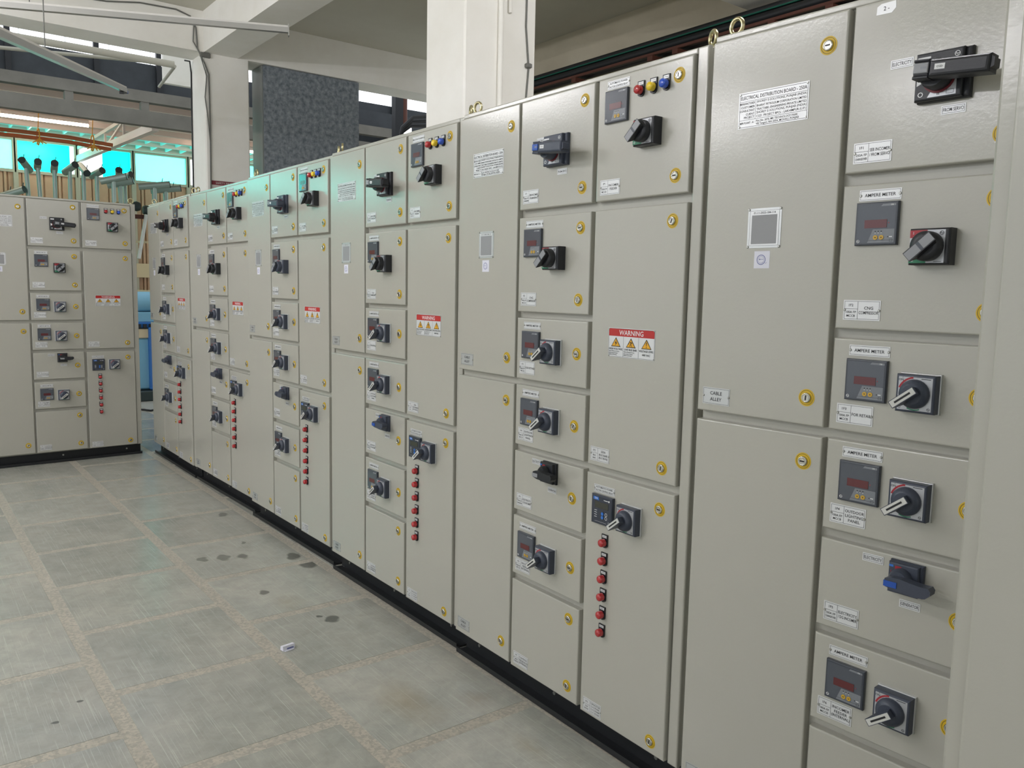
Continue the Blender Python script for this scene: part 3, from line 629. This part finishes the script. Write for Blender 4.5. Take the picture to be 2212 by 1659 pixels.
def board(loc, rz, label, ch, ch5, f2kind='switch_black', relay_top=False, near=True):
    t = empty('distribution_board', (*loc, 0), rz); tag(t, label, 'electrical cabinet', 'electrical distribution boards')
    obj('cabinet_body', cached('cabinet_body', lambda: MB().bev(-0.002, 1.200, 0.024, 0.50, 0.085, 2.165, 0.006, 'paint')), t)
    obj('edge_frame', cached('edge_frame', edge_frame), t)
    def pl():
        m = MB(); m.box(0.002, 1.196, .055, .48, 0.002, .085, 'black_plinth'); m.box(0.002, 1.196, .004, .055, 0.002, .010, 'black_plinth'); m.box(0.002, 1.196, .004, .010, .010, .022, 'black_plinth')
        for x in (.1, .58, 1.08): m.lathe(x, .05, [(.007, .0555), (.007, .051)], 'rivet', 8, False)
        return m
    obj('plinth', cached('plinth', pl), t)
    for x in (.032, 1.178):
        for y in (.052, .45): obj('eyebolt', cached('eyebolt', eyebolt), t, (x, y, 2.164), (0, 0, random.uniform(-.5, .7)))
    doors = {}
    for c in 'cfb':
        for i, (z0, z1) in enumerate(ROWS[c]):
            x0, x1 = COLX[c]
            d = obj('door', cached('door_%s%d' % (c, i), lambda: MB().pan(x0, x1, z0, z1, 0, 0.0235, 0.004, 'paint')), t); doors[c + str(i + 1)] = d
    def put(d, name, key, fn, x, z): return obj(name, cached(key, fn), doors[d], (x, 0, z))
    for d, x, z, a in [('c1', .323, 2.075, 0), ('c1', .322, 1.250, 1.5), ('c2', .323, 1.093, 0), ('c2', .32, .165, 1.5), ('f1', .714, 2.099, 1.2), ('f1', .712, 1.828, 0), ('f2', .711, 1.701, 0), ('f2', .709, 1.469, 1.5),
                       ('f3', .709, 1.292, 0), ('f4', .707, 1.051, 1.2), ('f5', .706, .806, 1.5), ('f6', .707, .566, 0), ('f7', .707, .385, 0), ('f7', .708, .146, 1.5),
                       ('b1', 1.108, 2.101, 1.5), ('b1', 1.108, 1.827, 0), ('b2', 1.105, 1.701, 1.2), ('b2', 1.102, .984, 1.5), ('b3', 1.101, .859, 0), ('b3', 1.101, .131, 1.5)]:
        o = put(d, 'lock', 'lock_%s' % a, lambda: lock_mesh(a), x, z); o['label'] = 'chrome lock in a yellow ring'
    put('c1', 'name_plate', 'name_plate', name_plate, .184, 1.960); put('c1', 'serial_plate', 'serial_plate', serial_plate, .179, 1.664); put('c1', 'sticker', 'stamp_sticker', stamp_sticker, .177, 1.585)
    ca = small_label(['CABLE', 'ALLEY'], .085, .045, .0095, 'label_silver', True)
    put('c1', 'label_plate', 'cable_alley_plate', ca, .060, 1.224); put('c2', 'label_plate', 'cable_alley_plate', ca, .060, .142)
    put('f1', 'label_plate', 'electricity_plate', small_label(['ELECTRICITY'], .049, .019), .498, 2.002); put('f1', 'label_plate', 'from_servo_plate', small_label(['FROM SERVO'], .049, .0185), .612, 1.889)
    put('f1', 'changeover_switch', 'changeover_%s_%s' % ch, changeover(*ch), .593, 1.958)
    FL = {'f1': ('1F1', ['250A FP', 'CHANGEOVER'], ['SEB INCOMER', '/ FROM SERVO'], 1.820), 'f2': ('1F2', ['100A FP', 'MCCB'], ['CNG', 'COMPRESSOR'], 1.466), 'f3': ('1F3', ['100A FP', 'MCCB'], ['FOR RETAIL'], 1.224),
          'f4': ('1F4', ['100A FP', 'MCCB'], ['OUTDOOR', 'LIGHTING', 'PANEL'], .983), 'f5': ('1F5', ['100A FP', 'CHANGEOVER'], ['ELECTRICITY', '/ DG INCOMER'], .740), 'f6': ('1F6', ['100A FP', 'MCCB'], ['INCOMER', 'FEEDER', '(INTERNAL)'], .497),
          'f7': ('1F7', ['MCB', 'FEEDER'], ['CONTROL', 'FEEDER BOX', '(INTERNAL)'], .136)}
    for k, (a, b, c, z) in FL.items(): put(k, 'label_plate', 'feeder_plate_' + k, feeder_label(a, b, c), .445, z)
    for k, zl, zm, zr in (('f2', 1.7245, 1.660, 1.605), ('f3', 1.374, 1.3065, 1.290), ('f4', 1.1345, 1.067, 1.053), ('f6', .646, .577, .565)):
        put(k, 'label_plate', 'ampere_plate', small_label(['AMPERE METER'], .095, .0245, .0075, 'label_white', True), .470, zl)
        put(k, 'ampere_meter', 'ampere_meter', ampere_meter, .469, zm)
        if k == 'f2': put(k, 'rotary_switch', 'rotary_black_' + f2kind, rotary_black(f2kind), .597, zr)
        else: put(k, 'rotary_switch', 'rotary_small', rotary_small(), .590, zr)
    put('f5', 'label_plate', 'electricity_plate', None, .5125, .8965); put('f5', 'label_plate', 'generator_plate', small_label(['GENERATOR'], .046, .0185), .602, .812)
    put('f5', 'changeover_switch', 'changeover_small_%s_%s' % ch5, changeover_small(*ch5), .593, .873)
    rl = small_label(['AUTOMATIC POWER', 'FACTOR CONTROL RELAY'], .095, .025, .0058, 'label_white', True); ml = small_label(['MULTIFUNCTION METER'], .095, .025, .0068, 'label_white', True)
    if relay_top: put('b1', 'label_plate', 'relay_plate', rl, .866, 2.122)
    else: put('b1', 'label_plate', 'multimeter_plate', ml, .866, 2.122)
    put('b1', 'panel_meter', 'ampere_meter', ampere_meter, .865, 2.056)
    for x, l, cp in ((.963, 'lens_red', 'R-PHASE'), (1.013, 'lens_yellow', 'Y-PHASE'), (1.062, 'lens_blue', 'B-PHASE')): put('b1', 'indicator_lamp', 'lamp_' + l, lamp(l, cp), x, 2.085)['label'] = l[5:] + ' indicator lamp'
    put('b1', 'rotary_switch', 'rotary_black_switch_black', rotary_black('switch_black'), 1.008, 1.958)
    put('b1', 'label_plate', 'p1_plate', feeder_label('1P1', ['250A FP', 'MCCB'], ['INCOMER', 'FEEDER']), .842, 1.818)
    put('b2', 'warning_sign', 'warning_sign', warning_sign, .958, 1.342)
    put('b2', 'label_plate', 'p2_plate', feeder_label('1P2', ['BUS', 'BAR'], ['250A', 'BUS BAR', '(R-Y-B-N)']), .836, .978)
    put('b3', 'label_plate', 'relay_plate', rl, .863, .868); put('b3', 'control_relay', 'control_relay', control_relay, .864, .803); put('b3', 'rotary_switch', 'rotary_small', rotary_small(), .988, .802)
    for k in range(6): put('b3', 'indicator_lamp', 'lamp_capacitor', lamp('lens_red', 'CAPACITOR-1'), .874, .699 - k * .0598)['label'] = 'red indicator lamp'
    put('b3', 'label_plate', 'p3_plate', feeder_label('1P3', ['CAP', 'BANK'], ['CAPACITOR', '2 x 5 KVAR', '2 x 2 KVAR', '2 x 1 KVAR']), .837, .124)
    return t, doors
BK, GY = 'switch_black', 'switch_grey'
DEG = math.radians
bA, dA = board((-1.4458, 1.7614), DEG(2.88), 'nearest grey distribution board of the row, its right side hidden by a plain cabinet', (BK, 'lever_grey'), (GY, 'tip_blue'))
pp = MB(); pp.poly([(-.022, -.011), (.012, -.012), (.021, -.003), (.020, .012), (-.012, .011), (-.021, .006)], -.0006, 0, 'label_white'); pp.text('2 -', 0, 0, .009, -.0009, 'ink')
obj('paper_scrap', pp, dA['f1'], (.455, 0, 2.127))['label'] = 'torn scrap of white paper'
board((-2.699, 1.816), DEG(-0.966), 'grey distribution board second from the camera, blue-tipped grey changeover handle at top', (GY, 'tip_blue'), (BK, 'lever_grey'), relay_top=True)
board((-3.915, 1.838), DEG(-0.289), 'grey distribution board standing in front of the near pale pillar, third from the camera', (BK, 'lever_grey'), (GY, 'tip_blue'))
board((-5.152, 1.855), DEG(0.298), 'grey distribution board below the dark speckled box, fourth from the camera', (GY, 'lever_grey'), (GY, 'switch_grey'), GY)
board((-6.385, 1.866), DEG(0.893), 'grey distribution board with teal sheen at top, fifth from the camera', (BK, 'lever_grey'), (GY, 'switch_grey'))
board((-7.603, 1.866), DEG(-0.21), 'grey distribution board at the far end of the row, beside the gap', (BK, 'lever_grey'), (GY, 'switch_grey'))
board((-7.547, 0.573), DEG(92.93), 'grey distribution board standing alone at left, turned square to the row', (BK, 'lever_grey'), (BK, 'lever_grey'))
# plain cabinet cut by the right edge of the frame
pc = tag(empty('steel_cabinet', (-0.549, 1.30, 0)), 'plain grey steel cabinet cut off by the right edge of the picture', 'cabinet')
obj('cabinet_body', MB().bev(0, 1.2, .012, .40, .085, 2.165, .005, 'paint'), pc); obj('back_panel', MB().pan(.028, 1.172, .10, 2.15, 0, .013, .006, 'paint'), pc)
obj('plinth', MB().box(.01, 1.19, .05, .38, .001, .085, 'black_plinth'), pc)
# ------------------------------------------------------------------ THINGS IN THE HALL
db = tag(empty('metal_box', (-8.42, 3.19, 0)), 'large dark speckled metal box below the cross beam', 'metal box')
obj('front_panel', MB().box(-.02, .0, 0.012, 1.075, 0.0, 3.714, 'dark_box').mesh('front_panel'), db, (.06, 0, 0))
obj('box_body', MB().box(-.24, .035, 0, 1.08, 0.0, 3.712, 'dark_box_edge'), db)
tags = [('suspended aluminium batten ending above the row, upper of the two', (-6.2, 0.2, 3.145), (-5.5, 2.279, 3.21)), ('sloping aluminium batten with black end, lower of the two', (-4.1, 0.38, 2.53), (-7.2, 1.627, 3.012))]
for k, (lb, p, q) in enumerate(tags):
    t = tag(empty('light_batten', p), lb, 'batten', 'suspended battens'); d = Vector(q) - Vector(p)
    obj('channel', MB().bar((0, 0, 0), d, .035, .032, 'aluminium'), t); obj('cover', MB().bar(Vector((0, 0, .0225)), d + Vector((0, 0, .0225)), .028, .012, 'batten_white'), t)
    e = d.normalized()
    if k == 0: obj('end_plate', MB().bar(d, d + e * .006, .045, .075, 'aluminium'), t)
    else:
        obj('end_cap', MB().bar(d - e * .16 - Vector((0, 0, .03)), d + e * .02 - Vector((0, 0, .012)), .03, .02, 'wire_black'), t)
        obj('blue_tape', MB().bar(d - e * .02, d + e * .1 - Vector((0, 0, .01)), .018, .02, 'tip_blue'), t)
    for u_ in (.04, .3):
        z = (Vector(p) + d * u_).z; obj('hanger', MB().tube([d * u_ + Vector((0, 0, .02)), d * u_ + Vector((0, 0, 4.1 - z))], .003, 'wire_grey', 6), t)
# unseen bare tube battens over the aisle, plus the added one lighting the pillars
WHERE = ['in the inner line, nearest the far cross beam', 'in the inner line, over the middle of the aisle', 'in the outer line, nearest the far cross beam', 'in the outer line, over the middle of the aisle', 'added behind the row to brighten the pillars, above the nearest boards']
for (lx, ly, lz, turned), wh in zip(UNSEEN_LAMPS, WHERE):
    t = tag(empty('unseen_tube_lamp', (lx, ly, lz), math.pi / 2 * turned), 'unseen bare tube lamp ' + wh, 'lamp', 'unseen tube lamps added for the hall')
    obj('tube', MB().tube([(-.95, 0, 0), (.95, 0, 0)], .025, 'unseen_tube', 10), t); obj('housing', MB().box(-.98, .98, -.03, .03, .03, .08, 'batten_white'), t)
    for sx in (-.7, .7): obj('hanger', MB().tube([(sx, 0, .08), (sx, 0, 4.1 - lz)], .004, 'wire_grey', 6), t)
# wires on the far pillar and beam
def wire(name, pts, r, mt, label, cat='wire'): return tag(obj(name, MB().tube(pts, r, mt, 6)), label, cat)
wire('wall_wire', [(-8.322, 1.6, 3.99), (-8.322, 1.75, 4.0), (-8.322, 2.03, 4.05), (-8.322, 2.35, 4.06), (-8.322, 2.48, 4.025), (-8.322, 2.53, 3.93), (-8.32, 2.54, 3.74), (-8.32, 2.60, 3.62), (-8.32, 2.64, 3.52), (-8.32, 2.645, 3.0), (-8.32, 2.635, 2.2)], .007, 'wire_grey', 'grey wire running along the cross beam and down the far pillar')
wire('wall_wire', [(-8.322, 2.51, 3.95), (-8.322, 2.50, 3.8), (-8.322, 2.56, 3.70), (-8.32, 2.62, 3.5), (-8.32, 2.60, 3.3), (-8.32, 2.625, 3.1), (-8.32, 2.64, 2.9)], .005, 'wire_grey', 'thin looping wire on the far pillar')
wire('wall_wire', [(-8.60, 2.50, 3.68), (-8.68, 2.57, 3.70), (-8.72, 2.594, 3.6), (-8.73, 2.594, 3.2), (-8.74, 2.594, 2.2)], .008, 'wire_black', 'black wire down the shaded edge of the far pillar')
bx_ = tag(obj('junction_box', MB().bev(-8.335, -8.31, 2.56, 2.66, 3.67, 3.715, .005, 'wire_grey')), 'small grey junction box at the top of the far pillar', 'box')
po = tag(empty('safety_poster', (-8.3299, 2.64, 2.30)), 'safety poster with dark red heading on the far pillar', 'poster')
m = MB(); m.box(-.26, 0, -.002, .002, 0, .22, 'poster_white'); m.quad(-.255, -.005, .175, .215, -.0025, 'poster_red'); m.text('SAFETY FIRST', -.13, .195, .02, -.003, 'poster_white', .2)
m.v = [(-y, -x, z) for x, y, z in m.v]; m.v = [(x, .26 - y, z) for x, y, z in m.v]
obj('sheet', m, po)
# conduits on the near pillar
for y, z0, r, lb in ((2.836, 0.5, .016, 'white conduit pipe up the middle of the near pillar'), (2.90, 3.05, .011, 'short pale pipe high on the near pillar')):
    t = tag(obj('conduit_pipe', MB().tube([(-3.842 + r * .3, y, z0), (-3.842 + r * .3, y, 3.72)], r, 'plaster', 10)), lb, 'pipe')
wire('wall_wire', [(-3.842, 3.035, .5), (-3.842, 3.03, 2.6), (-3.842, 3.045, 2.78), (-3.842, 3.02, 3.0), (-3.842, 3.03, 3.72)], .005, 'wire_grey', 'grey wire with clips along the near pillar')
tag(obj('wire_clip', MB().bev(-3.852, -3.826, 3.02, 3.06, 2.775, 2.80, .004, 'wire_grey')), 'grey clip holding the wire to the near pillar', 'clip')
# cable tray on the right wall
t = tag(empty('cable_tray', (0, 5.45, 3.52)), 'brown steel cable tray along the beige wall', 'cable tray')
obj('rail', MB().box(-7.4, 2.0, -.11, -.09, 0, .02, 'brown_steel'), t)
for x in (-6.9, -6.05, -5.07, -4.79, -3.86, -3.39, -2.5, -1.2):
    obj('bracket', MB().box(x - .03, x + .03, -.11, .228, -.04, -.001, 'brown_steel'), t); obj('bracket_leg', MB().box(x - .035, x + .035, .19, .228, -.45, -.041, 'brown_steel'), t)
for k, (dy, dz, r, mt, lb) in enumerate([(-.072, .056, .035, 'wire_black', 'thick black cable at the front bottom of the tray bundle'), (.0, .056, .035, 'wire_black', 'thick black cable at the middle bottom of the tray bundle'), (.072, .056, .035, 'wire_black', 'thick black cable at the wall side of the tray bundle'),
        (-.036, .122, .034, 'wire_black', 'thick black cable in the upper front of the tray bundle'), (.036, .122, .034, 'wire_black', 'thick black cable in the upper back of the tray bundle'), (-.078, .103, .007, 'cable_green', 'thin green cable lying along the black cables')]):
    pts = [(-7.4 + i * .47, 5.45 + dy, 3.52 + dz + (.03 * math.sin(i * .9) if k == 6 else 0) * 0 ) for i in range(21)]
    tag(obj('cable', MB().tube(pts, r, mt, 8)), lb, 'cable', 'cables on the tray')
# small white paper roll on the floor
t = tag(empty('paper_roll', (-3.119, 1.263, 0.0), DEG(98)), 'small white crumpled paper roll lying on the floor', 'paper')
pr = MB(); pr.add([(x, y, z) for x in (-.027, .027) for y, z in ((-.011, .0006), (.013, .0006), (.010, .017), (-.009, .020))], [(3, 2, 1, 0), (4, 5, 6, 7), (0, 1, 5, 4), (1, 2, 6, 5), (2, 3, 7, 6), (3, 0, 4, 7)], 'paper'); pr.quad(-.01, .02, .004, .010, -.0114, 'stamp_blue'); obj('roll', pr, t); obj('flap', MB().box(-.024, .02, -.020, -.0112, .0005, .0015, 'paper'), t)
# ------------------------------------------------------------------ SHED THINGS
for z, x, r, lb in ((3.715, -8.98, .035, 'round grey pipe running just beyond the cross beam'),):
    tag(obj('service_pipe', MB().tube([(x, -6, z), (x, 2.5, z)], r, 'pipe_grey', 12)), lb, 'pipe')
wire('service_pipe', [(-10.1, -3, 3.78), (-10.05, 0.5, 3.80), (-10, 1.55, 3.87), (-10, 2.66, 3.965)], .02, 'pipe_grey', 'thin pale pipe crossing in front of the dark panels', 'pipe')
wire('service_pipe', [(-10.0, 2.62, 3.70), (-9.3, 2.60, 3.78)], .018, 'pipe_grey', 'short sloping pipe beside the far pillar', 'pipe')
t = tag(empty('roof_truss', (-13.5, 2.84, 3.4)), 'white welded roof truss running from the girder to the window wall', 'truss')
P = lambda x, z: (x + 13.5, 0, z - 3.4)
obj('bottom_chord', MB().bar(P(-11.07, 3.44), P(-16.0, 3.60), .08, .10, 'truss_white'), t)
obj('top_chord', MB().bar(P(-16.0, 3.78), P(-12.76, 3.76), .05, .05, 'truss_white'), t); obj('top_chord', MB().bar(P(-12.76, 3.75), P(-11.3, 3.50), .05, .05, 'truss_white'), t)
for a, b in ((P(-13.9, 3.53), P(-12.76, 3.74)), (P(-12.7, 3.5), P(-12.7, 3.73)), (P(-13.9, 3.53), P(-13.9, 3.74)), (P(-15.2, 3.76), P(-13.9, 3.53)), (P(-11.7, 3.47), P(-11.7, 3.56))): obj('web_bar', MB().bar(a, b, .03, .03, 'truss_white'), t)
for k, (z, x) in enumerate(((3.475, -13.0), (3.43, -13.12))):
    wire('orange_pipe', [(x, -4, z - .04), (x, 0.5, z), (x, 1.6, z + .015), (x, 2.2, z + .01), (x, 2.75, z - .03)], .028, 'orange_pipe', ('upper' if k == 0 else 'lower') + ' of two orange pipes slung below the shed roof', 'pipe')
for y, lb in ((1.83, 'yellow rope tied around the orange pipes, left one'), (2.5, 'yellow rope tied around the orange pipes, right one')):
    m = MB(); m.torus((-13.06, y, 3.455),   .11, .009, 'rope_yellow', 14, 6, 'y'); m.tube([(-13.06, y, 3.54), (-13.06, y + .02, 3.84)], .006, 'rope_yellow', 5)
    for a in (-.08, -.03, .05, .09): m.tube([(-13.0, y, 3.42), (-13.0, y + a, 3.33 + abs(a) * .3)], .008, 'rope_yellow', 5)
    tag(obj('rope_knot', m), lb, 'rope')
for (y0, y1, x, z, lb) in ((1.45, 2.55, -13.55, 3.785, 'bright tube light under the shed roof, nearest the girder'), (0.2, 1.3, -13.55, 3.785, 'bright tube light under the shed roof at far left'), (4.35, 5.4, -14.1, 3.785, 'bright tube light under the shed roof beside the far pillar'), (1.9, 2.5, -15.3, 3.785, 'thin tube light close to the teal windows')):
    t = tag(empty('tube_light', (x, y0, z)), lb, 'tube light'); obj('tube', MB().tube([(0, 0, -.02), (0, y1 - y0, -.02)], .02, 'tube', 8), t); obj('fitting', MB().box(-.03, .03, 0, y1 - y0, .0, .05, 'batten_white'), t)
# galvanised poles standing before the window wall
def pole(y, zt, x, tilt, yaw, lean, r, label, L=.26):
    t = tag(empty('steel_pole', (x, y, 0)), label, 'pole', 'galvanised poles before the window wall')
    obj('shaft', MB().tube([(0, lean, 0), (0, 0, zt - .03)], r, 'galvanised', 10), t)
    d = Vector((math.cos(yaw) * math.cos(tilt), math.sin(yaw) * math.cos(tilt), math.sin(tilt)))
    m = MB(); c = Vector((0, 0, zt)); m.tube([c - d * L / 2, c + d * L / 2], .048, 'galvanised', 12); m.tube([c + d * L / 2, c + d * (L / 2 + .01)], .05, 'galv_dark', 12)
    hd = obj('head', m, t); obj('pin', MB().tube([c + d * .1, c + d * .1 + Vector((0, .02, .10))], .006, 'galv_dark', 5), hd)
pl_ = [(1.66, 3.05, .4, -.5, .12, 'first'), (1.80, 3.07, .2, -.1, .1, 'second'), (2.0, 3.06, .3, -.1, -.02, 'third'), (2.19, 3.06, .35, .4, -.06, 'fourth'), (2.36, 3.07, -.5, .2, -.03, 'fifth'), (2.53, 3.03, .25, .4, -.04, 'sixth'), (2.82, 3.03, .5, -.2, .10, 'seventh'), (2.94, 3.03, .35, .6, .05, 'eighth')]
for y, z, ti, ya, le, lb in pl_: pole(y, z, -13.0 - .22 * (lb == 'eighth'), ti, ya, le, .026, 'galvanised pole with tilted tube head, %s from left' % lb)
for y, z, lb in ((2.66, 2.93, 'left'), (2.79, 2.90, 'right')): pole(y, z, -12.6 - .2 * (lb == 'right'), .25, 1.2, .0, .028, 'shorter galvanised pole with crosswise head, %s of the pair before the teal window' % lb, .34)
for y, z, lb in ((3.27, 2.92, 'left'), (3.48, 2.90, 'right')): pole(y, z, -12.9 - .2 * (lb == 'right'), .15, 1.35, .0, .034, 'pale T-shaped pole under the right-hand window, %s of the pair' % lb, .42)
for y, z, lb in ((1.52, 2.68, 'low galvanised pole just above the left-hand board, inner'), (1.40, 2.64, 'low galvanised pole just above the left-hand board, outer')): pole(y, z, -13.0 - .25 * (y < 1.5), .3, .9, 0, .026, lb)
rk = tag(empty('pipe_rack', (-13.35, 3.2, 0)), 'brown rack rail behind the gap between the boards', 'rack')
obj('rail', MB().box(-.03, .03, -.7, .5, 2.46, 2.52, 'brown_steel'), rk); obj('rail', MB().box(-.03, .03, -.7, .5, 2.10, 2.13, 'cream'), rk)
for y in (-.66, .46): obj('upright', MB().box(-.03, .03, y - .03, y + .03, 0, 2.46, 'brown_steel'), rk)
for k, y in enumerate((-.22, -.08, .06)):
    tag(obj('pipe_clamp', MB().lathe(0, 0, [(.06, .05), (.075, .0), (.06, -.05)], 'galv_dark', 12).mesh('pipe_clamp'), None, (-13.33, 3.2 + y, 2.59 + .05 * (k % 2))), 'round dark clamp on the brown rack rail, ' + ('left', 'middle', 'right')[k] + ' of three', 'clamp', 'clamps on the rack rail')
for y0, y1, lb in ((3.18, 3.04, 'white tube leaning behind the gap, slanted one'), (3.285, 3.27, 'white tube leaning behind the gap, upright one')):
    tag(obj('white_tube', MB().tube([(-13.28, y0 * 1.02, 2.52), (-13.2, y1 * 1.02, 1.86)], .026, 'white_tube', 10)), lb, 'tube')
nt_ = tag(obj('notice_board', MB().box(-15.99, -15.96, 3.62, 3.95, 1.60, 1.85, 'cream')), 'small cream notice on the far wall seen through the gap', 'notice')
tb = tag(empty('work_counter', (-14.6, 3.55, 0)), 'cream counter against the far wall seen through the gap', 'counter')
obj('top', MB().box(-.4, .4, -.6, .8, 1.28, 1.38, 'cream'), tb); obj('front', MB().box(-.36, .36, -.56, .76, 0, 1.279, 'wall_sheet'), tb)
# blue machine behind the gap
mc = tag(empty('blue_machine', (-11.2, 2.75, 0)), 'blue workshop machine seen through the gap between the boards', 'machine')
obj('bed', MB().bev(-.3, .1, -.5, .6, .80, .92, .01, 'cream'), mc); obj('front_plate', MB().bev(.0, .16, -.06, .6, .12, .96, .03, 'machine_blue'), mc)
obj('body', MB().bev(-.3, .08, -.5, .05, .14, .80, .02, 'machine_light'), mc); obj('upper_beam', MB().bev(-.2, .06, -.5, .6, 1.0, 1.13, .01, 'machine_light'), mc)
obj('upper_beam', MB().bev(-.24, .1, -.5, .6, .93, 1.0, .01, 'machine_blue'), mc)
obj('base_rail', MB().bev(-.35, .2, -.55, .65, .0, .13, .01, 'galv_dark'), mc)
m = MB().lathe(0, 0, [(.10, .25), (.13, .2), (.13, -.18), (.10, -.24), (.05, -.26)], 'machine_light', 18); o = obj('motor', m, mc, (-.05, .03, 1.26)); obj('motor_fan_cover', MB().lathe(0, 0, [(.135, .1), (.135, .0)], 'machine_blue', 18), o)
for k in range(9): obj('bolt', MB().box(.10, .13, -.40 + k * .07, -.36 + k * .07, .93, .98, 'dark_frame'), mc)
obj('hub_bolt', MB().lathe(0, 0, [(.05, 0), (.05, -.03)], 'machine_blue', 14), mc, (.17, .06, .80), (0, 0, DEG(90)))
wire('floor_cable', [(-11.0, 2.1, .03), (-10.4, 2.3, .012), (-10.1, 2.45, .012), (-10.3, 2.75, .012), (-10.9, 3.0, .03)], .012, 'wire_black', 'black cable looping on the floor behind the gap', 'cable')
# behind the row, right of the dark box
tag(obj('steel_post', MB().box(-10.05, -9.95, 5.62, 5.74, 0, 4.3, 'dark_frame')), 'black steel post right of the dark speckled box', 'post')
tag(obj('rusty_pipe', MB().tube([(-10.3, 5.95, 0), (-10.3, 5.95, 4.3)], .05, 'brown_steel', 10)), 'rusty brown pipe beside the black post', 'pipe')
for k in range(3):
    wire('black_hose', [(-9.45 - k * .07, 5.36, .03), (-9.45 - k * .07, 5.38 + k * .03, 3.3), (-9.45 - k * .07, 5.44 + k * .03, 3.55 - k * .02), (-9.42 - k * .07, 5.58 + k * .02, 3.69 - k * .04), (-9.4 - k * .07, 5.85, 3.75 - k * .055), (-9.4 - k * .07, 6.6, 3.72 - k * .06)], .028, 'wire_black', ('outermost', 'middle', 'innermost')[k] + ' of three black hoses bending beside the near pillar', 'hose')
t = tag(empty('flood_light', (-10.1, 5.85, 3.66)), 'bright white flood light behind the row', 'lamp'); obj('housing', MB().bev(-.08, .0, -.12, .12, -.06, .06, .01, 'dark_frame'), t); obj('diffuser', MB().box(.0, .012, -.1, .1, -.045, .045, 'lamp_white'), t)
obj('bracket', MB().box(-.05, .06, -.135, -.121, -.02, .02, 'dark_frame'), t)
struct(obj('shed_panel_wall', MB().box(-11.3, -11.2, 4.3, 9, 3.55, 4.10, 'dark_panel')), 'dark panel wall in the shed behind the box')
